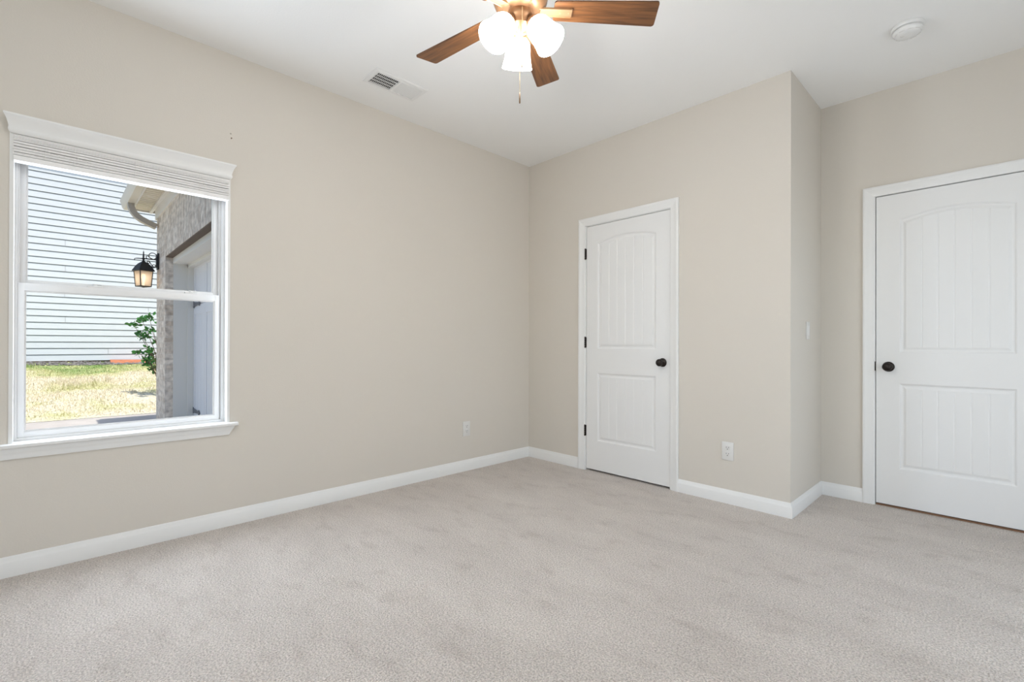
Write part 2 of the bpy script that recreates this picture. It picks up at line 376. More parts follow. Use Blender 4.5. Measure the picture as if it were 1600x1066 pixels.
# baseboards: profile (offset from wall, height)
BP = [(0, 0), (0.014, 0), (0.014, 0.064), (0.0125, 0.067), (0.0050, 0.084), (0.0040, 0.089), (0.002, 0.091), (0, 0.091)]
def base_run(name, A, B, label):
    struct(name, MB().prism(BP, A, B), 'trim', label, 'baseboard')
base_run('baseboard_left', lambda p: (p[0], FY, p[1]), lambda p: (p[0], -p[0], p[1]), 'white baseboard along the window wall')
base_run('baseboard_back', lambda p: (p[0], -p[0], p[1]), lambda p: (0.597, -p[0], p[1]), 'short white baseboard between the far corner and the closet door')
base_run('baseboard_back.001', lambda p: (1.492, -p[0], p[1]), lambda p: (XC+p[0], -p[0], p[1]), 'white baseboard between the closet door and the closet corner')
base_run('baseboard_closet', lambda p: (XC+p[0], -p[0], p[1]), lambda p: (XC+p[0], YD-p[0], p[1]), 'short white baseboard on the closet side inside the alcove')
base_run('baseboard_entry', lambda p: (XC+p[0], YD-p[0], p[1]), lambda p: (2.466, YD-p[0], p[1]), 'very short white baseboard beside the right-hand door')
base_run('baseboard_entry.001', lambda p: (3.37, YD-p[0], p[1]), lambda p: (RX, YD-p[0], p[1]), 'white baseboard right of the alcove door, outside the frame')

# ------------------------------------------------------------------ doors
CW = 0.0635
CP = [(0, 0), (CW, 0), (CW, 0.016), (CW-0.004, 0.018), (CW-0.016, 0.0165), (CW-0.022, 0.0135), (0.012, 0.010), (0.004, 0.0095), (0, 0.007)]   # (outwards, thickness)
def casing(name, x0, x1, z1, y, label):
    m = MB()
    m.prism(CP, lambda p: (x0-p[0], y-p[1], 0), lambda p: (x0-p[0], y-p[1], z1+p[0]))
    m.prism(CP, lambda p: (x0-p[0], y-p[1], z1+p[0]), lambda p: (x1+p[0], y-p[1], z1+p[0]))
    m.prism(CP, lambda p: (x1+p[0], y-p[1], z1+p[0]), lambda p: (x1+p[0], y-p[1], 0))
    struct(name, m, 'trim', label, 'door casing')

def door_leaf(x0, x1, y, z0, z1, panels):
    """moulded two-panel door leaf, front face at y looking towards -y; panels: (px0, px1, zbot, ztop_corner, rise)"""
    m = MB(); T = 0.035
    px0, px1 = panels[0][0], panels[0][1]; NP = 6
    def fr():                                            # column fractions across the plank field with a V groove at each joint
        g = 0.013; xs = [(0.0, 0)]
        for k in range(1, NP): xs += [(k/NP-g, 0), (k/NP, 1), (k/NP+g, 0)]
        xs.append((1.0, 0)); out = []
        for (a, fa), (b, fb) in zip(xs, xs[1:]):
            out.append((a, fa))
            if b-a > 0.05: out.append(((a+b)/2, 0))
        out.append(xs[-1]); return out
    FR = fr()
    rings = [(0.0, 0.0), (0.004, 0.0015), (0.009, 0.0065), (0.014, 0.0085), (0.021, 0.0085), (0.034, 0.0035), (0.036, 0.0032)]
    X = lambda a, o: px0+o+(px1-px0-2*o)*a
    arch = lambda a, zc, rise, o: zc-o+rise*(1-(2*a-1)**2)
    loops = []
    for (_, _, zb, zt, rise) in panels:
        prev = None
        for o, d in rings:
            bot = [(X(a, o), y+d, zb+o) for a, g in FR]; top = [(X(a, o), y+d, arch(a, zt, rise, o)) for a, g in FR]
            n = len(FR); loop = bot+top[::-1]
            if prev:
                vs = prev+loop; L = 2*n
                m.add(vs, [(i, (i+1) % L, L+(i+1) % L, L+i) for i in range(L)], False)
            prev = loop
        o, d = rings[-1]; ins = 0.004                    # plank field with grooves
        n = len(FR)
        bot = [(X(a, o), y+d+(0.0022 if g else 0), zb+o) for a, g in FR]; top = [(X(a, o), y+d+(0.0022 if g else 0), arch(a, zt, rise, o)) for a, g in FR]
        m.add(bot+top, [(i, i+1, n+i+1, n+i) for i in range(n-1)])
    # stiles and rails
    def quad(xa, xb, za, zb): m.add([(xa, y, za), (xb, y, za), (xb, y, zb), (xa, y, zb)], [(0, 1, 2, 3)])
    quad(x0, px0, z0, z1); quad(px1, x1, z0, z1)
    lo, up = panels
    n = len(FR); xs = [X(a, 0) for a, g in FR]
    def strip(zl, zh):
        m.add([(x, y, zl(a)) for x, (a, g) in zip(xs, FR)]+[(x, y, zh(a)) for x, (a, g) in zip(xs, FR)], [(i, i+1, n+i+1, n+i) for i in range(n-1)])
    strip(lambda a: z0, lambda a: lo[2])
    strip(lambda a: arch(a, lo[3], lo[4], 0), lambda a: up[2])
    strip(lambda a: arch(a, up[3], up[4], 0), lambda a: z1)
    m.add([(x0,y,z0),(x1,y,z0),(x1,y+T,z0),(x0,y+T,z0),(x0,y,z1),(x1,y,z1),(x1,y+T,z1),(x0,y+T,z1)], [(0,3,2,1),(4,5,6,7),(1,2,6,5),(2,3,7,6),(3,0,4,7)])
    return m

def jamb_mesh(x0, x1, z1, y, depth=0.11):
    j = 0.012
    return (MB().box(x0, x0+j, y, y+depth, 0, z1).box(x1-j, x1, y, y+depth, 0, z1).box(x0+j, x1-j, y, y+depth, z1-j, z1)
            .box(x0+j, x0+j+0.012, y+0.038, y+0.07, 0, z1-j).box(x1-j-0.012, x1-j, y+0.038, y+0.07, 0, z1-j).box(x0+j, x1-j, y+0.038, y+0.07, z1-j-0.012, z1-j))

def knob(parent, x, y, z):
    r = MB().lathe([(0.0325, 0), (0.0325, 0.003), (0.030, 0.006), (0.024, 0.0085), (0.014, 0.010), (0.012, 0.012)], (x, y, z), (0, -1, 0)).build('rosette', 'oilbronze', parent)
    MB().lathe([(0.0115, 0.009), (0.011, 0.028), (0.014, 0.033), (0.022, 0.038), (0.0265, 0.046), (0.027, 0.053), (0.0235, 0.060), (0.016, 0.0645), (0.013, 0.0655), (0.0, 0.0662)], (x, y, z), (0, -1, 0)).build('knob', 'oilbronze', parent)

def hinge(parent, x, y, z):
    m = MB(); L = 0.088
    for k in range(5): m.lathe([(0.0055, 0.0008), (0.0062, 0.0016), (0.0062, L/5-0.0016), (0.0055, L/5-0.0008)], (x, y-0.006, z-L/2+k*L/5), (0, 0, 1), 14)
    m.lathe([(0.003, -0.004), (0.005, -0.003), (0.005, 0.0)], (x, y-0.006, z-L/2), seg=12).lathe([(0.005, 0), (0.005, 0.003), (0.003, 0.004)], (x, y-0.006, z+L/2), seg=12)
    m.box(x-0.012, x+0.010, y-0.0016, y+0.0004, z-L/2, z+L/2)
    m.build('hinge', 'oilbronze', parent)

casing('trim_1', 0.663, 1.4295+0.006, 2.0565, 0.0, 'white casing around the closet door')
d1 = thing('door_1', (1.053, 0, 0), 'white arched two-panel closet door with three dark hinges on its left', 'door', kind='structure')
jamb_mesh(DX0, DX1, DZ, 0.0).build('door_jamb', 'trim', d1)
door_leaf(0.6755, 1.4305, 0.0015, 0.016, 2.048, [(0.786, 1.317, 0.256, 0.822, 0.0), (0.786, 1.317, 1.022, 1.900, 0.040)]).build('door_leaf', 'door', d1, flat=True)
for z in (1.822, 1.076, 0.333): hinge(d1, 0.6645, 0.0, z)
knob(d1, 1.372, 0.0015, 0.925)

casing('trim_2', EX0+0.009, EX1-0.009, 2.0445, YD, 'white casing around the alcove door')
d2 = thing('door_2', (2.916, YD, 0), 'white arched two-panel plank door in the alcove, knob on its left', 'door', kind='structure')
jamb_mesh(EX0, EX1, EZ, YD).build('door_jamb', 'trim', d2)
door_leaf(2.536, 3.298, YD+0.0015, 0.016, 2.039, [(2.656, 3.179, 0.255, 0.811, 0.0), (2.656, 3.179, 1.008, 1.875, 0.041)]).build('door_leaf', 'door', d2, flat=True)
knob(d2, 2.601, YD+0.0015, 0.917)
lt = MB().bbox(2.524, 2.5345, YD-0.0018, YD+0.004, 0.888, 0.950, 0.0015); lt.build('strike_plate', 'oilbronze', d2)
for z in (1.822, 1.076, 0.333): hinge(d2, 3.3045, YD, z)
# raw carpet edge seen under the alcove door
tag(MB().box(2.536, 3.298, YD+0.006, YD+0.03, 0.0005, 0.010).build('threshold_strip', 'subfloor'), 'brown raw carpet edge showing under the alcove door', 'threshold')

# ------------------------------------------------------------------ the window in the left wall
w1 = thing('window_1', (0, -2.945, 0.58), 'white single-hung window in the left wall, looking out on lawn and garage', 'window', kind='structure')
HP = [(-0.002, 2.006), (0.016, 2.006), (0.019, 2.009), (0.024, 2.016), (0.0245, 2.023), (0.022, 2.028), (0.022, 2.034), (0.025, 2.046), (0.032, 2.064), (0.040, 2.076), (0.044, 2.080), (0.044, 2.088), (-0.002, 2.088)]
MB().prism(HP, lambda p: (p[0], -3.374-max(0, p[0])*0.70, p[1]), lambda p: (p[0], -2.518+max(0, p[0])*0.80, p[1])).build('head_casing', 'trim', w1)
SP = [(-0.066, 0.580), (0.030, 0.580), (0.036, 0.583), (0.038, 0.590), (0.036, 0.597), (0.030, 0.600), (-0.066, 0.600)]
st = MB(); st.box(-0.066, 0.0, WY0, WY1, 0.580, 0.600); st.prism([q for q in SP if q[0] > 0]+[(0, 0.600), (0, 0.580)], lambda p: (p[0], -3.425, p[1]), lambda p: (p[0], -2.465, p[1]))
st.build('window_stool', 'trim', w1)
AP = [(0, 0.529), (0.010, 0.529), (0.012, 0.533), (0.013, 0.545), (0.016, 0.556), (0.022, 0.566), (0.023, 0.574), (0.024, 0.580), (0, 0.580)]
MB().prism(AP, lambda p: (p[0], -3.400-p[0]*0.9, p[1]), lambda p: (p[0], -2.508+(p[1]-0.529)*0.55, p[1])).build('window_apron', 'trim', w1)
jb = MB(); jb.box(-0.115, 0.004, WY0, WY0+0.014, 0.600, WZ1).box(-0.115, 0.004, WY1-0.014, WY1, 0.600, WZ1).box(-0.115, -0.002, WY0+0.014, WY1-0.014, WZ1-0.014, WZ1)
jb.build('window_jamb', 'trim', w1)
# vinyl frame
FY0, FY1 = WY0+0.014, WY1-0.014
fr = MB()
fr.box(-0.150, -0.062, FY0, FY0+0.010, 0.612, WZ1-0.044).box(-0.150, -0.062, FY1-0.016, FY1, 0.612, WZ1-0.044)
fr.box(-0.150, -0.074, FY0+0.010, FY0+0.016, 0.612, WZ1-0.044).box(-0.150, -0.080, FY1-0.026, FY1-0.016, 0.612, WZ1-0.044)
fr.box(-0.150, -0.062, FY0, FY1, 0.600, 0.612).box(-0.150, -0.062, FY0, FY1, WZ1-0.044, WZ1-0.014)
fr.build('window_frame', 'vinyl', w1)
def sash(name, x0, x1, y0, y1, z0, z1, st, rb, rt, gx):
    m = MB(); m.bbox(x0, x1, y0, y0+st, z0, z1, 0.002).bbox(x0, x1, y1-st, y1, z0, z1, 0.002)
    m.bbox(x0+0.0006, x1-0.0006, y0+st-0.003, y1-st+0.003, z0, z0+rb, 0.002).bbox(x0+0.0006, x1-0.0006, y0+st-0.003, y1-st+0.003, z1-rt, z1, 0.002)
    # glazing bead
    b = 0.005
    m.box(gx-0.004, gx+0.008, y0+st, y0+st+b, z0+rb, z1-rt).box(gx-0.004, gx+0.008, y1-st-b, y1-st, z0+rb, z1-rt)
    m.box(gx-0.004, gx+0.0079, y0+st+b, y1-st-b, z0+rb, z0+rb+b).box(gx-0.004, gx+0.0079, y0+st+b, y1-st-b, z1-rt-b, z1-rt)
    o = m.build(name, 'vinyl', w1)
    MB().box(gx-0.0015, gx+0.0015, y0+st, y1-st, z0+rb, z1-rt).build('pane', 'glass', o)
    return o
SY0, SY1 = FY0+0.010, FY1-0.026
ls = sash('lower_sash', -0.098, -0.070, SY0, SY1+0.002, 0.612, 1.338, 0.024, 0.027, 0.036, -0.086)
us = sash('upper_sash', -0.132, -0.102, SY0+0.003, SY1, 1.306, WZ1-0.044, 0.024, 0.046, 0.028, -0.118)
for yy in (-3.09, -2.68): MB().bbox(-0.100, -0.072, yy-0.03, yy+0.03, 1.338, 1.346, 0.002).lathe([(0.010, 0), (0.011, 0.004), (0.006, 0.010), (0, 0.011)], (-0.086, yy, 1.346), seg=16).bbox(-0.094, -0.078, yy-0.004, yy+0.026, 1.350, 1.356, 0.0015).build('sash_lock', 'vinyl', ls)

# raised blind in the top of the opening
bl = thing('window_blind', (0.01, -2.945, 1.885), 'white slatted blind pulled up in a stack under the window head', 'blind')
BY0, BY1 = -3.374, -2.512
MB().bbox(-0.034, 0.006, BY0, BY1, 1.997, 2.0055, 0.002).build('headrail', 'blind', bl)
zz = 1.9955; r2 = random.Random(3); k = 0
while True:
    t = 0.0046; gap = (0.0012, 0.0001, 0.0026, 0.0001, 0.0009, 0.0001, 0.0030, 0.0001)[k % 8]; k += 1
    z = zz; dx = r2.uniform(-0.003, 0.002); zz -= t+gap+0.0010
    if z-t < 1.9105: break
    prof = [(-0.033+dx, z-t-0.0012), (-0.010+dx, z-t+0.0002), (0.014+dx, z-t-0.0012), (0.0150+dx, z-t/2-0.0012), (0.014+dx, z-0.0012), (-0.010+dx, z+0.0002), (-0.033+dx, z-0.0012)]
    y0 = BY0+r2.uniform(-.0015, .0015); y1 = BY1+r2.uniform(-.0015, .0015)
    MB().prism(prof, lambda p: (p[0], y0, p[1]), lambda p: (p[0], y1, p[1])).build('slat', 'blind', bl)
MB().bbox(-0.031, 0.018, BY0, BY1, 1.884, 1.908, 0.003).build('bottom_rail', 'blind', bl)
for yy in (-3.27, -3.17, -2.94, -2.66):
    pts = [(0.0185, yy, 2.0), (0.0195, yy+0.002, 1.96), (0.0200, yy-0.001, 1.93), (0.0195, yy, 1.905)]
    MB().tube(pts, 0.0009, 6).build('ladder_cord', 'cord', bl)
    MB().tube([(0.019, yy+0.01, 1.95), (0.024, yy+0.02, 1.94), (0.020, yy+0.035, 1.944), (0.023, yy+0.05, 1.936)], 0.0010, 6).build('cord_loop', 'cord', bl)

# nail and old nail hole in the wall right of the window
tag(MB().lathe([(0.0012, -0.004), (0.0012, 0.006), (0.0038, 0.007), (0.0038, 0.0085), (0.0, 0.009)], (0, -2.500, 2.248), (1, -0.1, 0.25), 12).build('wall_nail', 'fob', loc=(0, -2.5, 2.248)),
    'small dark nail left in the beige wall above the window corner', 'nail')
M['mark'] = mat('wall_mark', (0.42, 0.38, 0.33, 1), 0.9)
tag(MB().lathe([(0.0045, -0.001), (0.0045, 0.0008), (0.003, 0.0016), (0.0, 0.0018)], (0, -2.503, 2.277), (1, 0, 0), 14).build('wall_plug', 'mark', loc=(0, -2.503, 2.277)),
    'faint grey plug mark on the wall just above the nail', 'wall mark')

# ------------------------------------------------------------------ outlets and switch; built facing +x then turned
def plate_parts(root, to, w=0.076, h=0.122, kind='outlet'):
    """to(a, b, c): a across, b up, c out of the wall"""
    def bb(m, a0, a1, b0, b1, c0, c1, bev=0.0012):
        t = MB().bbox(a0, a1, b0, b1, c0, c1, bev); m.add([to(*v) for v in t.v], t.f, True); return m
    bb(MB(), -w/2, w/2, -h/2, h/2, 0, 0.0065, 0.0028).build('cover_plate', 'plate', root)
    if kind == 'outlet':
        for s in (1, -1):
            ob = bb(MB(), -0.0165, 0.0165, s*0.0205-0.0145, s*0.0205+0.0145, 0.004, 0.0085, 0.0014).build('socket', 'plate', root)
            sl = MB(); c = s*0.0205
            bb(sl, -0.0085, -0.0058, c+0.001, c+0.0095, 0.006, 0.0089, 0.0003); bb(sl, 0.0058, 0.0085, c+0.001, c+0.0085, 0.006, 0.0089, 0.0003)
            t = MB().lathe([(0.003, 0.006), (0.003, 0.0089)], (0, c-0.007, 0), (0, 0, 1), 12); sl.add([to(*v) for v in t.v], t.f)
            sl.build('slots', 'slot', ob)
        t = MB().lathe([(0.0035, 0.006), (0.003, 0.0076), (0, 0.008)], (0, 0, 0), (0, 0, 1), 12); sc = MB().add([to(*v) for v in t.v], t.f, True); sc.build('screw', 'plastic', root)
    else:
        bb(MB(), -0.0165, 0.0165, -0.033, 0.033, 0.005, 0.0085, 0.001).build('rocker', 'plastic', root)
        for s in (1, -1):
            t = MB().lathe([(0.0032, 0.006), (0.003, 0.0074), (0, 0.0078)], (0, s*0.048, 0), (0, 0, 1), 12); MB().add([to(*v) for v in t.v], t.f, True).build('screw', 'plastic', root)
ol = thing('wall_outlet', (0, -0.753, 0.35), 'white duplex outlet low on the window wall near the far corner', 'outlet', 'duplex wall outlets')
plate_parts(ol, lambda a, b, c: (c, -0.753-a, 0.35+b))
ob2 = thing('wall_outlet.001', (1.846, 0, 0.348), 'white duplex outlet between the closet door and the closet corner', 'outlet', 'duplex wall outlets')
plate_parts(ob2, lambda a, b, c: (1.846+a, -c, 0.348+b))
sw = thing('light_switch', (XC, 0.357, 1.153), 'white rocker switch on the closet side wall in the alcove', 'light switch')
plate_parts(sw, lambda a, b, c: (XC+c, 0.357-a, 1.153+b), 0.072, 0.116, 'switch')

# ------------------------------------------------------------------ ceiling: vent, detector
vx0, vx1, vy0, vy1 = 0.276, 0.476, -1.835, -1.455
vt = thing('ceiling_vent', (0.376, -1.645, H), 'white rectangular air vent in the ceiling near the window wall', 'air vent')
fm = MB(); b = 0.030; z0 = H-0.006; mid = -1.645
def ring(m, xa, xb, ya, yb, z): return [(xa, ya, z), (xb, ya, z), (xb, yb, z), (xa, yb, z)]
r_out = ring(fm, vx0, vx1, vy0, vy1, H-0.0003); r_a = ring(fm, vx0+0.004, vx1-0.004, vy0+0.004, vy1-0.004, H-0.005); r_b = ring(fm, vx0+0.012, vx1-0.012, vy0+0.012, vy1-0.012, H-0.009); r_c = ring(fm, vx0+b, vx1-b, vy0+b, vy1-b, H-0.009); r_d = ring(fm, vx0+b, vx1-b, vy0+b, vy1-b, H-0.0003)
for A_, B_ in ((r_out, r_a), (r_a, r_b), (r_b, r_c), (r_c, r_d)): fm.add(A_+B_, [(i, (i+1) % 4, 4+(i+1) % 4, 4+i) for i in range(4)])
fm.box(vx0+b, vx1-b, mid-0.007, mid+0.007, H-0.009, H-0.0003)
fm.build('vent_frame', 'plastic', vt)
MB().box(vx0+b, vx1-b, vy0+b, vy1-b, H-0.0012, H-0.0003).build('duct_shade_sheet', 'slot', vt)  # dark sheet stands in for the shade inside the duct
for half, (ya, yb, sgn) in enumerate(((vy0+b, mid-0.007, -1), (mid+0.007, vy1-b, 1))):
    n = 13; st = (yb-ya)/n
    for k in range(n):
        yc = ya+(k+0.5)*st
        dy = 0.0046*sgn                              # one half opens towards the room's middle, the other away
        zt, zb_ = H-0.0013, H-0.0088
        MB().prism([(0, 0), (1, 0), (1, 1), (0, 1)], lambda p: (vx0+b+0.0005, yc+(dy if p[1] else -dy)+(0.0007 if p[0] else -0.0007), zb_ if p[1] else zt),
                   lambda p: (vx1-b-0.0005, yc+(dy if p[1] else -dy)+(0.0007 if p[0] else -0.0007), zb_ if p[1] else zt)).build('louver', 'plastic', vt)
    if sgn < 0:
        for xx in (0.313, 0.345, 0.377, 0.409, 0.441): MB().box(xx-0.0016, xx+0.0016, ya, yb, H-0.0075, H-0.0013).build('divider_bar', 'plastic', vt)

SX, SYY = 2.772, -0.008
sd = thing('smoke_detector', (SX, SYY, H), 'round white smoke detector on the ceiling before the alcove', 'smoke detector')
MB().lathe([(0.068, 0.0002), (0.070, 0.004), (0.070, 0.014), (0.067, 0.018), (0.058, 0.019)], (SX, SYY, H), (0, 0, -1), 48).build('mounting_base', 'plastic', sd)
MB().lathe([(0.055, 0.018), (0.0555, 0.022), (0.0625, 0.0235), (0.064, 0.027), (0.062, 0.036), (0.055, 0.043), (0.044, 0.0475), (0.022, 0.049), (0.0, 0.0495)], (SX, SYY, H), (0, 0, -1), 48).build('cover', 'plastic', sd)
slm = MB()
for k in range(10):
    a = 2*PI*k/10; c, s = math.cos(a), math.sin(a)
    slm.tube([(SX+c*0.0545-s*0.012, SYY+s*0.0545+c*0.012, H-0.0438), (SX+c*0.056, SYY+s*0.056, H-0.0435), (SX+c*0.0545+s*0.012, SYY+s*0.0545-c*0.012, H-0.0438)], 0.0012, 6)
slm.build('vent_slots', 'plate', sd)
MB().lathe([(0.008, 0.0475), (0.0085, 0.0495), (0.007, 0.0505), (0, 0.051)], (SX-0.022, SYY-0.008, H), (0, 0, -1), 20).build('test_button', 'plate', sd)

# ------------------------------------------------------------------ ceiling fan
FX, FYc = 1.774, -1.897
fan = thing('ceiling_fan', (FX, FYc, H), 'bronze ceiling fan with walnut blades and three lit white glass shades', 'ceiling fan')
MB().lathe([(0.080, 0.0005), (0.082, 0.012), (0.080, 0.028), (0.070, 0.045), (0.066, 0.055)], (FX, FYc, H), (0, 0, -1), 48).build('canopy', 'bronze', fan)
MB().lathe([(0.066, 0.055), (0.085, 0.070), (0.108, 0.095), (0.118, 0.130), (0.120, 0.175), (0.118, 0.225), (0.114, 0.275), (0.109, 0.308), (0.100, 0.330), (0.088, 0.345), (0.070, 0.354), (0.045, 0.357)], (FX, FYc, H), (0, 0, -1), 56).build('motor_housing', 'bronze', fan)
lk = MB().lathe([(0.048, 0.356), (0.050, 0.362), (0.050, 0.374), (0.047, 0.380), (0.042, 0.388), (0.041, 0.402), (0.043, 0.410), (0.038, 0.420), (0.028, 0.428), (0.014, 0.434), (0.010, 0.440), (0.008, 0.448), (0.0, 0.450)], (FX, FYc, H), (0, 0, -1), 40).build('light_kit', 'bronze', fan)
ZB = 2.400
def blade(ang):
    t = math.radians(ang); e = Vector((math.cos(t), math.sin(t), 0)); n = Vector((-math.sin(t), math.cos(t), 0)); ph = math.radians(8.5)
    o = Vector((FX, FYc, ZB))
    up = Vector((0, 0, 1)); w = (n*math.cos(ph)-up*math.sin(ph)); nn = e.cross(w)      # +n edge hangs lower
    # outline (radius, across): straight sides, rounded corners, tip cut slightly askew
    L0, L1 = 0.135, 0.556; wr, wt = 0.047, 0.060
    out = []
    def corner(c, r0, a0, a1, k=6):
        for i in range(k+1):
            a = a0+(a1-a0)*i/k; out.append((c[0]+r0*math.cos(a), c[1]+r0*math.sin(a)))
    rc = 0.012
    corner((L0+rc, -wr+rc), rc, PI, 1.5*PI); corner((L1-rc-0.006, -wt+rc), rc, -0.5*PI, 0); corner((L1-rc+0.004, wt-rc), rc, 0, 0.5*PI); corner((L0+rc, wr-rc), rc, 0.5*PI, PI)
    th = 0.0055; n_ = len(out)
    me = bpy.data.meshes.new('blade')
    vs = [(r, a, -th/2) for r, a in out]+[(r, a, th/2) for r, a in out]
    me.from_pydata(vs, [], [tuple(range(n_))[::-1], tuple(range(n_, 2*n_))]+[(i, (i+1) % n_, n_+(i+1) % n_, n_+i) for i in range(n_)])
    me.materials.append(M['wood'])
    ob = bpy.data.objects.new('blade', me); COL.objects.link(ob); ob.parent = fan
    ob.matrix_local = Matrix.Translation(o-Vector((FX, FYc, H))) @ Matrix(((e.x, w.x, nn.x, 0), (e.y, w.y, nn.y, 0), (e.z, w.z, nn.z, 0), (0, 0, 0, 1)))
    # blade iron under the blade
    P = lambda r, a, z: o+e*r+w*a+nn*z
    ir = MB()
    for (ra, rb, ha, hb, za, zb) in ((0.165, 0.208, 0.019, 0.020, -0.0095, -0.0030), (0.055, 0.165, 0.020, 0.019, -0.0095, -0.0030)):
        ir.add([P(ra, -ha, za), P(rb, -hb, za), P(rb, hb, za), P(ra, ha, za), P(ra, -ha, zb), P(rb, -hb, zb), P(rb, hb, zb), P(ra, ha, zb)],
               [(0,3,2,1),(4,5,6,7),(0,1,5,4),(1,2,6,5),(2,3,7,6),(3,0,4,7)])
    for s in (-1, 1):                                    # raised rims along the iron
        ir.tube([P(0.060, s*0.0175, -0.0105), P(0.204, s*0.0175, -0.0105)], 0.0022, 8)
    ib = ir.build('blade_iron', 'iron', ob if False else fan)
    for rr in (0.160, 0.196):
        sc_ = MB().lathe([(0.0042, 0), (0.0036, 0.002), (0, 0.0028)], P(rr, 0, -0.0095), -nn, 12); sc_.build('screw', 'chain', ib)
for a in (188.6, 120.0, 48.3, -23.5, 261.0): blade(a)
for a in (141.0, 21.0, 261.0):
    t = math.radians(a); d = Vector((math.cos(t), math.sin(t), 0)); c0 = Vector((FX, FYc, 0))
    tau = math.radians(38); ax = (d*math.sin(tau)-Vector((0, 0, 1))*math.cos(tau)).normalized()
    neck = c0+d*0.055+Vector((0, 0, 2.335))
    MB().tube([c0+d*0.025+Vector((0, 0, 2.352)), c0+d*0.040+Vector((0, 0, 2.356)), neck-ax*0.016+Vector((0, 0, 0.003)), neck-ax*0.006], [0.010, 0.011, 0.013, 0.016], 14).build('lamp_arm', 'bronze', fan)
    MB().lathe([(0.018, -0.014), (0.025, -0.008), (0.027, 0.004), (0.0275, 0.010), (0.024, 0.011)], neck, ax, 28).build('shade_holder', 'bronze', fan)
    outp = [(0.0235, 0.004), (0.031, 0.010), (0.043, 0.022), (0.0495, 0.036), (0.0515, 0.052), (0.0525, 0.070), (0.0555, 0.090), (0.060, 0.107), (0.064, 0.121)]
    inp = [(r-0.003, h) for r, h in outp][::-1]
    sh = MB().lathe(outp+[(0.0635, 0.1225), (0.0615, 0.1225)]+inp, neck, ax, 40).build('glass_shade', 'shade', fan); sh['label'] = 'lit white glass bell shade'
    MB().lathe([(0.010, 0.008), (0.012, 0.03), (0.022, 0.05), (0.028, 0.068), (0.026, 0.084), (0.016, 0.096), (0.0, 0.1)], neck, ax, 20).build('bulb', 'shade', sh)
    light('bulb_light', 'POINT', 5.1, (0.98, 1.0, 1.0), neck+ax*0.135, shadow_soft_size=0.03)
tocam = (CAM-Vector((FX, FYc, CAM.z))).normalized(); side = Vector((0.695, 0.719, 0))
for off, ztop, fz0, fz1 in ((-0.001, 2.322, 2.052, 2.008), (0.008, 2.375, 2.172, 2.136)):
    p0 = Vector((FX, FYc, 0))+tocam*(0.030 if off < 0 else 0.053)+side*off
    ch = MB().tube([p0+Vector((0, 0, ztop)), p0+Vector((0, 0, fz0))], 0.0010, 6)
    z = ztop
    while z > fz0: ch.lathe([(0, -0.0015), (0.0013, -0.0008), (0.0013, 0.0008), (0, 0.0015)], p0+Vector((0, 0, z)), seg=6); z -= 0.0042
    ch.build('pull_chain', 'chain', fan)
    MB().lathe([(0.0012, 0), (0.003, -0.003), (0.0022, -0.008), (0.0030, -0.012), (0.0034, (fz1-fz0)*0.9), (0.002, fz1-fz0)], p0+Vector((0, 0, fz0)), seg=12).build('chain_fob', 'fob', fan)

# ------------------------------------------------------------------ outside: ground
YG = -2.15; ZD = -0.21
tag(MB().box(-7.60, -0.16, -9.0, 3.0, ZD-0.15, ZD).build('driveway', 'concrete'), 'pale concrete driveway at the edge of the lawn', 'driveway', kind='structure')
gm = MB(); nx, ny = 40, 60; xs = np.linspace(-7.60, -16.5, nx); ys = np.linspace(-11, 6, ny)
def gz(x, y):
    t = (-7.6-x)/7.5
    return ZD+0.005+max(0.0, t)*0.72 + 0.015*math.sin(x*2.1+y*1.3)*min(1, max(0, t)*6)
vs = [(x, y, gz(x, y)) for x in xs for y in ys]
gm.add(vs, [(i*ny+j, (i+1)*ny+j, (i+1)*ny+j+1, i*ny+j+1) for i in range(nx-1) for j in range(ny-1)], True)
tag(gm.build('lawn_ground', 'lawn'), 'sloping ground of the dry lawn outside the window', 'ground', kind='structure')

N_BL = 26000
bx = -7.66-6.72*rng.random(N_BL)**0.85; by = -5.2+5.2*rng.random(N_BL)
tall = (np.sin(bx*1.7+2)+np.sin(by*2.3+bx)+np.sin(by*0.9-1))
gmb = MB(); V = []; Fc = []
for i in range(N_BL):
    x, y = bx[i], by[i]
    if y > -2.15 and abs(x+9.1) < 0.45: continue
    h = 0.025+0.035*rng.random()+(0.10*rng.random() if (tall[i] > 1.55 and x < -9.5) else 0)
    a = rng.random()*2*PI; w = 0.004+0.003*rng.random(); lx, ly = (rng.random(2)-0.5)*h*1.2; z = gz(x, y)-0.004
    V += [(x-w*math.cos(a), y-w*math.sin(a), z), (x+w*math.cos(a), y+w*math.sin(a), z), (x+lx*0.4+w*.7*math.cos(a), y+ly*0.4+w*.7*math.sin(a), z+h*0.6), (x+lx*0.4-w*.7*math.cos(a), y+ly*0.4-w*.7*math.sin(a), z+h*0.6), (x+lx, y+ly, z+h)]
    k = len(V)-5; Fc += [(k, k+1, k+2, k+3), (k+3, k+2, k+4)]
me = bpy.data.meshes.new('grass'); me.from_pydata(V, [], Fc); me.materials.append(M['grass'])
go = bpy.data.objects.new('grass', me); COL.objects.link(go); tag(go, 'dry straw-coloured grass with green tufts on the lawn', 'grass', kind='stuff')

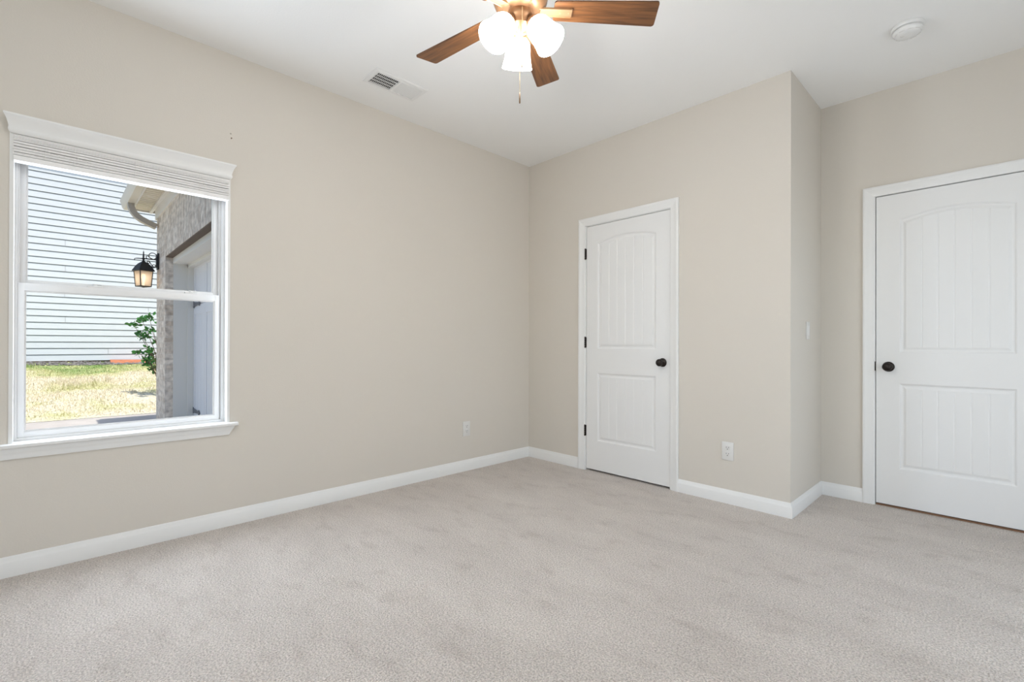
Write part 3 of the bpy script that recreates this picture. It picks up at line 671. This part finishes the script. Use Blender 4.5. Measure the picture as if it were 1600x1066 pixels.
# gravel strip and clay patch along the neighbour's wall
gv = MB(); rs = random.Random(5)
for i in range(900):
    y = rs.uniform(-6.0, -0.9); x = rs.uniform(-15.04, -14.45)
    r = rs.uniform(0.02, 0.05); bm = bmesh.new(); bmesh.ops.create_icosphere(bm, subdivisions=1, radius=r)
    for v in bm.verts: v.co = Vector((v.co.x*rs.uniform(.7, 1.3), v.co.y*rs.uniform(.7, 1.3), v.co.z*rs.uniform(.5, .9)))+Vector((x, y, gz(x, y)+r*0.3))
    bm.verts.index_update(); gv.add([v.co[:] for v in bm.verts], [[v.index for v in f_.verts] for f_ in bm.faces]); bm.free()
tag(gv.build('gravel', 'gravel'), 'strip of dark gravel along the foot of the white siding', 'gravel', kind='stuff')
cl = MB()
pts = []
for j in range(25):
    y = -2.05+j*0.12
    pts.append((y, 0.02+0.03*math.sin(j*1.7)))
vs = []; fs = []
for j, (y, e) in enumerate(pts):
    for q, (dx, dz) in enumerate(((0, 0.075), (0.12, 0.07), (0.25, 0.05+e*0.3), (0.38+e, 0.0))):
        vs.append((-15.06+dx, y, gz(-15.06+dx, y)+dz))
for j in range(len(pts)-1):
    for q in range(3): fs.append((j*4+q, j*4+q+1, (j+1)*4+q+1, (j+1)*4+q))
cl.add(vs, fs, True)
tag(cl.build('clay_bank', 'clay'), 'low bank of bare red clay against the siding', 'soil', kind='structure')

# neighbour's house
nh = thing('neighbour_house', (-15.4, -2.5, 0.5), 'neighbouring house wall of white lap siding across the lawn', 'house')
EXPO = 0.1784; ZS = 0.7525
NY0, NY1 = -11.0, 6.0
sd_ = MB(); rs = random.Random(11)
joints = {0: [-2.085], 1: [], 5: [-3.003], 9: [-3.019], 13: [-3.008], 17: [-3.011], 7: [-1.145]}
for k in range(-1, 36):
    zb = ZS+k*EXPO-0.008; zt = ZS+(k+1)*EXPO-0.008-0.019
    js = joints.get(k, []); cuts = [NY0]+[c for c in js]+[NY1]
    for a, b_ in zip(cuts, cuts[1:]):
        ya = a+(0.0035 if a != NY0 else 0); yb = b_-(0.0035 if b_ != NY1 else 0)
        prof = [(-15.092, zb), (-15.150, zb), (-15.150, zt), (-15.108, zt)]
        sd_.prism(prof, lambda p: (p[0], ya, p[1]), lambda p: (p[0], yb, p[1]))
sd_.build('siding', 'siding', nh)
MB().box(-15.40, -15.148, NY0, NY1, 0.2, 7.2).build('wall_sheathing', 'siding_back', nh)
MB().box(-15.36, -15.125, NY0, NY1, -0.1, 0.575).build('foundation', 'foundation', nh)
rf = MB().prism([(-14.6, 7.0), (-14.6, 7.15), (-19.0, 9.4), (-23.4, 7.15), (-23.4, 7.0), (-19.0, 9.2)], lambda p: (p[0], NY0-0.4, p[1]), lambda p: (p[0], NY1+0.4, p[1])); rf.build('roof', 'shingle', nh)

# ------------------------------------------------------------------ garage wing
GX = -5.53; OX0, OX1, OZ = -4.79, -1.95, 2.229; BZ = 2.90
ga = thing('garage_wing', (-3.0, YG, ZD), 'brick garage wing projecting beyond the window, with soffit and door opening', 'garage')
MB().box(GX, OX0, YG, YG+0.09, ZD, OZ).build('brick_pier', 'brick', ga)
MB().box(OX1, -0.165, YG, YG+0.09, ZD, OZ).build('brick_pier', 'brick', ga)
MB().box(GX, GX+0.09, YG+0.09, 4.0, ZD, BZ).build('brick_wall', 'brick', ga)
sb = MB().box(GX, OX0-0.0, YG, YG+0.09, OZ, BZ); sb.build('brick_corner', 'brick', ga)
sol = MB(); sol.box(OX0, -3.392, YG, YG+0.09, OZ+0.012, BZ).box(-3.378, -0.16, YG, YG+0.09, OZ+0.012, BZ); sol.build('soldier_course', 'brick_soldier', ga)
MB().box(-3.392, -3.378, YG+0.012, YG+0.03, OZ, BZ-0.17).build('control_joint', 'slot', ga)
MB().box(OX0-0.02, OX1+0.02, YG+0.006, YG+0.09, OZ, OZ+0.012).build('steel_lintel', 'lintel', ga)
fj = MB()
J1 = 0.022
fj.box(OX0, OX0+J1, YG+0.09, YG+0.25, ZD, OZ).box(OX0+J1, OX0+J1+0.03, YG+0.25, YG+0.319, ZD, OZ-0.076)
fj.box(OX1-J1, OX1, YG+0.09, YG+0.25, ZD, OZ)
fj.box(OX0, OX1, YG+0.085, YG+0.11, OZ-0.076, OZ).box(OX0, OX1, YG+0.11, YG+0.25, OZ-0.076, OZ-0.05).box(OX0, OX1, YG+0.25, YG+0.319, OZ-0.115, OZ-0.05)
fj.build('door_frame', 'garage_trim', ga)
MB().box(OX0-0.2, OX1+0.2, YG+0.40, YG+0.44, ZD, OZ+0.2).build('garage_interior_wall', 'slot', ga)
MB().box(GX-0.02, -0.16, YG-0.020, YG, BZ-0.03, 3.05).build('frieze_board', 'eave_white', ga)
ZSF = 3.05; SO = -2.395
sf = MB(); x = GX-0.30
while x < -0.2:
    sf.box(x, x+0.082, SO, YG-0.02, ZSF, ZSF+0.024); sf.box(x+0.082, x+0.100, SO, YG-0.02, ZSF+0.016, ZSF+0.024); x += 0.100
sf.build('soffit', 'eave', ga)
MB().box(GX-0.33, -0.16, SO-0.022, SO, ZSF-0.018, ZSF+0.16).box(GX-0.335, GX-0.31, SO-0.022, 4.0, ZSF-0.018, ZSF+0.16).box(GX-0.31, -0.16, YG-0.06, YG-0.02, ZSF-0.03, ZSF).build('fascia', 'eave_white', ga)
rg = MB().add([(GX-0.40, SO-0.1, ZSF+0.17), (-0.1, SO-0.1, ZSF+0.17), (-0.1, 4.2, ZSF+0.17), (GX-0.40, 4.2, ZSF+0.17), (-3.0, 0.95, ZSF+2.0), (-0.1, 0.95, ZSF+2.0)],
              [(0, 1, 5, 4), (0, 4, 3), (3, 4, 5, 2), (1, 2, 5), (0, 3, 2, 1)]); rg.build('roof', 'shingle', ga)
# our own eave and roof above the bedroom, right side extended to block sun
ho = MB().add([(-0.75, FY-0.8, 2.95), (6.6, FY-0.8, 2.95), (6.6, 4.2, 2.95), (-0.75, 4.2, 2.95), (2.0, -2.0, 4.6), (2.0, 2.0, 4.6)],
              [(0, 1, 4), (1, 2, 5, 4), (2, 3, 5), (3, 0, 4, 5), (0, 3, 2, 1)])
tag(ho.build('roof', 'shingle'), 'shingled roof over the bedroom, unseen, its right side extended to block sun', 'roof', kind='structure')

# garage door
gd = thing('garage_door', (-3.4, YG+0.31, ZD), 'white carriage-style garage door with grey strap hinges', 'garage door')
DYF = YG+0.32
dm = MB(); nsec = 4; hs = (OZ-0.04-ZD)/nsec
for s in range(nsec):
    za, zb = ZD+0.01+s*hs, ZD+0.01+(s+1)*hs-0.006
    dm.box(OX0+0.002, OX1-0.002, DYF+0.008, DYF+0.045, za, zb)
dm.build('door_panel', 'garage_door', gd)
tr = MB(); wpan = (OX1-OX0-0.06)/4
for q in range(4):
    xa = OX0+0.03+q*wpan; xb = xa+wpan
    zt_, zl_ = OZ-0.05, ZD+0.02
    for (za, zb) in ((zl_, zl_+hs*3-0.06), (zl_+hs*3, zt_)):
        zb = min(zb, zt_)
        tr.box(xa+0.004, xa+0.09, DYF, DYF+0.008, za, zb).box(xb-0.09, xb-0.004, DYF, DYF+0.008, za, zb).box(xa+0.09, xb-0.09, DYF, DYF+0.008, za, za+0.09).box(xa+0.09, xb-0.09, DYF, DYF+0.008, zb-0.09, zb)
    xg = xa+0.14
    while xg < xb-0.12:
        tr.box(xg-0.05+0.003, xg+0.05-0.003, DYF+0.005, DYF+0.008, zl_+0.1, zl_+hs*3-0.16); xg += 0.1
tr.build('overlay_boards', 'garage_door', gd)
for z, sgn in ((1.60, 1), (0.125, -1)):
    hm = MB(); x0 = OX0+0.056; L_ = 0.40
    prof = [(0, -0.045), (0.05, -0.03), (L_*0.8, -0.016), (L_*0.88, -0.035), (L_, 0), (L_*0.88, 0.035), (L_*0.8, 0.016), (0.05, 0.03), (0, 0.045)]
    hm.prism(prof, lambda p: (x0+p[0], DYF-0.008, z+p[1]), lambda p: (x0+p[0], DYF, z+p[1])); hm.build('strap_hinge', 'strap', gd)

# gutter with downspout elbow
gt = thing('rain_gutter', (-3.0, -2.47, ZSF), 'cream eaves gutter with a curved tan downspout at the garage corner', 'gutter')
GP = [(SO-0.0235, ZSF-0.005), (SO-0.025, ZSF-0.022), (SO-0.105, ZSF-0.022), (SO-0.125, ZSF+0.005), (SO-0.135, ZSF+0.05), (SO-0.150, ZSF+0.09), (SO-0.150, ZSF+0.105), (SO-0.138, ZSF+0.105), (SO-0.138, ZSF+0.09), (SO-0.12, ZSF+0.04), (SO-0.10, ZSF-0.012), (SO-0.026, ZSF-0.012), (SO-0.0235, ZSF+0.1)]
MB().prism(GP, lambda p: (GX-0.36, p[0], p[1]), lambda p: (-0.16, p[0], p[1])).build('gutter_trough', 'gutter_front', gt)
ds = MB(); path = [Vector((-5.42, SO-0.068, ZSF-0.02)), Vector((-5.42, SO-0.066, ZSF-0.07)), Vector((-5.42, SO-0.045, ZSF-0.13)), Vector((-5.42, SO-0.005, ZSF-0.185)), Vector((-5.42, SO+0.05, ZSF-0.225)), Vector((-5.42, SO+0.12, ZSF-0.258)), Vector((-5.42, YG-0.075, ZSF-0.280)), Vector((-5.42, YG-0.022, ZSF-0.302))]
rings = []
for i, p in enumerate(path):
    d = (path[min(i+1, len(path)-1)]-path[max(0, i-1)]).normalized(); s_ = Vector((1, 0, 0)); n_ = d.cross(s_)
    rings.append([p+s_*a*0.05+n_*b_*0.036 for a, b_ in ((-1, -1), (-0.5, -1.12), (0, -1), (0.5, -1.12), (1, -1), (1, 1), (0.5, 1.12), (0, 1), (-0.5, 1.12), (-1, 1))])
vs = [v for r_ in rings for v in r_]; nn_ = 10
ds.add(vs, [(i*nn_+k, i*nn_+(k+1) % nn_, (i+1)*nn_+(k+1) % nn_, (i+1)*nn_+k) for i in range(len(rings)-1) for k in range(nn_)], False)
ds.add(rings[0], [tuple(range(nn_))]); ds.add(rings[-1], [tuple(range(nn_))]); ds.build('downspout_elbow', 'gutter', gt, angle=50)
# the pipe runs on round the corner on the end wall
MB().bbox(GX-0.10, GX-0.005, YG+0.02, YG+0.09, ZD+0.02, ZSF-0.26, 0.008).build('downspout_pipe', 'gutter', gt)

# ------------------------------------------------------------------ wall lantern on the garage pier
LX, LY = -5.354, -2.325
wl_ = thing('wall_lantern', (LX, YG, 2.24), 'black scrolled wall lantern with a lit bulb on the garage pier', 'wall lantern')
MB().bbox(LX-0.055, LX+0.055, YG-0.022, YG, 2.120, 2.352, 0.006).bbox(LX-0.04, LX+0.04, YG-0.032, YG-0.02, 2.150, 2.322, 0.005).build('back_plate', 'black_metal', wl_)
arm = MB().tube([(LX, YG-0.02, 2.262), (LX, LY, 2.260), (LX, LY-0.075, 2.257), (LX, LY-0.098, 2.250), (LX, LY-0.102, 2.238), (LX, LY-0.094, 2.229)], [0.008, 0.008, 0.006, 0.005, 0.005, 0.006], 10)
def spiral(cy, cz, r0, r1, a0, a1, k=28): return [(LX, cy+(r0+(r1-r0)*i/k)*math.cos(a0+(a1-a0)*i/k), cz+(r0+(r1-r0)*i/k)*math.sin(a0+(a1-a0)*i/k)) for i in range(k+1)]
arm.tube(spiral(YG-0.072, 2.310, 0.048, 0.040, -0.5*PI, 1.5*PI), 0.0055, 8)
arm.tube(spiral(YG-0.125, 2.288, 0.026, 0.010, -0.4*PI, -2.1*PI), 0.005, 8)
arm.tube([(LX, YG-0.024, 2.150), (LX, YG-0.050, 2.150), (LX, YG-0.085, 2.180), (LX, YG-0.100, 2.215), (LX, YG-0.130, 2.240)], 0.0055, 8)
arm.tube(spiral(YG-0.052, 2.168, 0.030, 0.010, 1.5*PI, -0.4*PI), 0.005, 8)
arm.tube(spiral(YG-0.115, 2.215, 0.022, 0.008, 0.3*PI, 2.2*PI), 0.005, 8)
arm.build('scroll_arm', 'black_metal', wl_)
MB().lathe([(0.006, 2.205), (0.018, 2.215), (0.018, 2.225), (0.009, 2.235), (0.015, 2.250), (0.015, 2.270), (0.008, 2.280), (0.013, 2.290), (0.008, 2.305), (0.011, 2.315), (0.006, 2.335), (0.008, 2.345), (0.003, 2.365), (0.0, 2.382)], (LX, LY, 0), seg=16).build('finial', 'black_metal', wl_)
def sq(r, z, rot=0.35): return [(LX+r*math.sqrt(2)*math.cos(rot+PI/4+i*PI/2), LY+r*math.sqrt(2)*math.sin(rot+PI/4+i*PI/2), z) for i in range(4)]
rfm = MB(); lv = [(0.010, 2.222), (0.022, 2.212), (0.045, 2.190), (0.066, 2.160), (0.082, 2.125), (0.093, 2.100), (0.098, 2.092), (0.098, 2.084), (0.088, 2.080)]
for (ra, za), (rb, zb) in zip(lv, lv[1:]): rfm.add(sq(ra, za)+sq(rb, zb), [(i, (i+1) % 4, 4+(i+1) % 4, 4+i) for i in range(4)])
rfm.add(sq(0.010, 2.222), [(0, 1, 2, 3)]); rfm.add(sq(0.088, 2.080), [(0, 1, 2, 3)]); rfm.build('lantern_roof', 'black_metal', wl_, angle=30)
T_, B_ = sq(0.080, 2.082), sq(0.066, 1.865)
fm_ = MB()
for i in range(4): fm_.tube([T_[i], B_[i]], 0.0055, 8); fm_.tube([B_[i], B_[(i+1) % 4]], 0.006, 8); fm_.tube([T_[i], T_[(i+1) % 4]], 0.005, 8)
fm_.lathe([(0.0, 1.835), (0.010, 1.84), (0.012, 1.850), (0.06, 1.858), (0.088, 1.866), (0.06, 1.869)], (LX, LY, 0), seg=4)
fm_.build('lantern_frame', 'black_metal', wl_)
def lantern_glass():
    m = bpy.data.materials.new('seeded_glass'); m.use_nodes = True
    N = m.node_tree.nodes; L = m.node_tree.links
    for n in list(N): N.remove(n)
    o = N.new('ShaderNodeOutputMaterial'); mx = N.new('ShaderNodeMixShader'); t = N.new('ShaderNodeBsdfTransparent'); g = N.new('ShaderNodeBsdfTranslucent'); mx.inputs['Fac'].default_value = 0.6
    t.inputs['Color'].default_value = (0.97, 0.92, 0.86, 1); g.inputs['Color'].default_value = (0.95, 0.86, 0.78, 1)
    L.new(t.outputs[0], mx.inputs[1]); L.new(g.outputs[0], mx.inputs[2]); L.new(mx.outputs[0], o.inputs['Surface']); return m
M['seeded'] = lantern_glass()
for i in range(4):
    a, b_, c, d = Vector(T_[i]), Vector(T_[(i+1) % 4]), Vector(B_[(i+1) % 4]), Vector(B_[i]); nrm = (b_-a).cross(d-a).normalized()*0.0015
    MB().add([a, b_, c, d, a+nrm, b_+nrm, c+nrm, d+nrm], [(0,1,2,3),(7,6,5,4),(0,4,5,1),(1,5,6,2),(2,6,7,3),(3,7,4,0)]).build('glass_pane', 'seeded', wl_)
MB().lathe([(0.012, 1.868), (0.014, 1.93), (0.016, 1.95), (0.026, 1.985), (0.027, 2.01), (0.018, 2.035), (0.0, 2.045)], (LX, LY, 0), seg=20).build('bulb', 'lantern_glow', wl_)

# ------------------------------------------------------------------ shrub beyond the garage corner
sh = thing('shrub', (-9.1, -1.62, gz(-9.1, -1.62)), 'leafy green shrub showing past the garage corner', 'shrub')
rs = random.Random(21); base = Vector((-9.1, -1.60, gz(-9.1, -1.6)-0.02)); stm = MB(); lf = MB()
tips = [(-2.05, 1.43), (-1.93, 1.55), (-1.84, 1.60), (-1.94, 1.25), (-1.90, 1.17), (-1.80, 1.33), (-1.97, 0.88), (-1.84, 0.93), (-1.86, 0.72), (-1.78, 0.83), (-1.83, 0.60), (-1.75, 0.52), (-1.72, 0.72), (-1.6, 1.5), (-1.5, 1.2), (-1.45, 0.9), (-1.6, 1.75), (-1.66, 1.1), (-1.35, 1.4)]
def leaf(c, d, s):
    d = d.normalized(); u = d.orthogonal().normalized(); u = (u*math.cos(rs.uniform(0, 6.28))+d.cross(u)*math.sin(rs.uniform(0, 6.28))).normalized(); n = d.cross(u)
    P = [c, c+d*s*0.35+u*s*0.26+n*s*0.05, c+d*s*0.75+u*s*0.22+n*s*0.03, c+d*s, c+d*s*0.75-u*s*0.22+n*s*0.03, c+d*s*0.35-u*s*0.26+n*s*0.05, c+d*s*0.5-n*s*0.04]
    lf.add(P, [(0, 1, 6), (1, 2, 6), (2, 3, 6), (3, 4, 6), (4, 5, 6), (5, 0, 6)], True)
for (y, z) in tips:
    tip = Vector((-9.1+rs.uniform(-0.25, 0.25), y, z)); mid = base.lerp(tip, 0.55)+Vector((0, 0.06, 0.10))
    stm.tube([base, base.lerp(mid, 0.5)+Vector((0, 0.02, 0.03)), mid, mid.lerp(tip, 0.5)+Vector((0, 0, 0.01)), tip], [0.012, 0.009, 0.007, 0.005, 0.003], 6)
    for q in range(34):
        d = Vector((rs.gauss(0, 1), rs.gauss(0, 1), rs.gauss(0.3, 0.8)))
        leaf(tip+Vector((rs.gauss(0, .03), rs.gauss(0, .036), rs.gauss(0, .026))), d, rs.uniform(0.055, 0.10))
stm.build('stems', 'stem', sh); lf.build('foliage', 'leaf', sh)
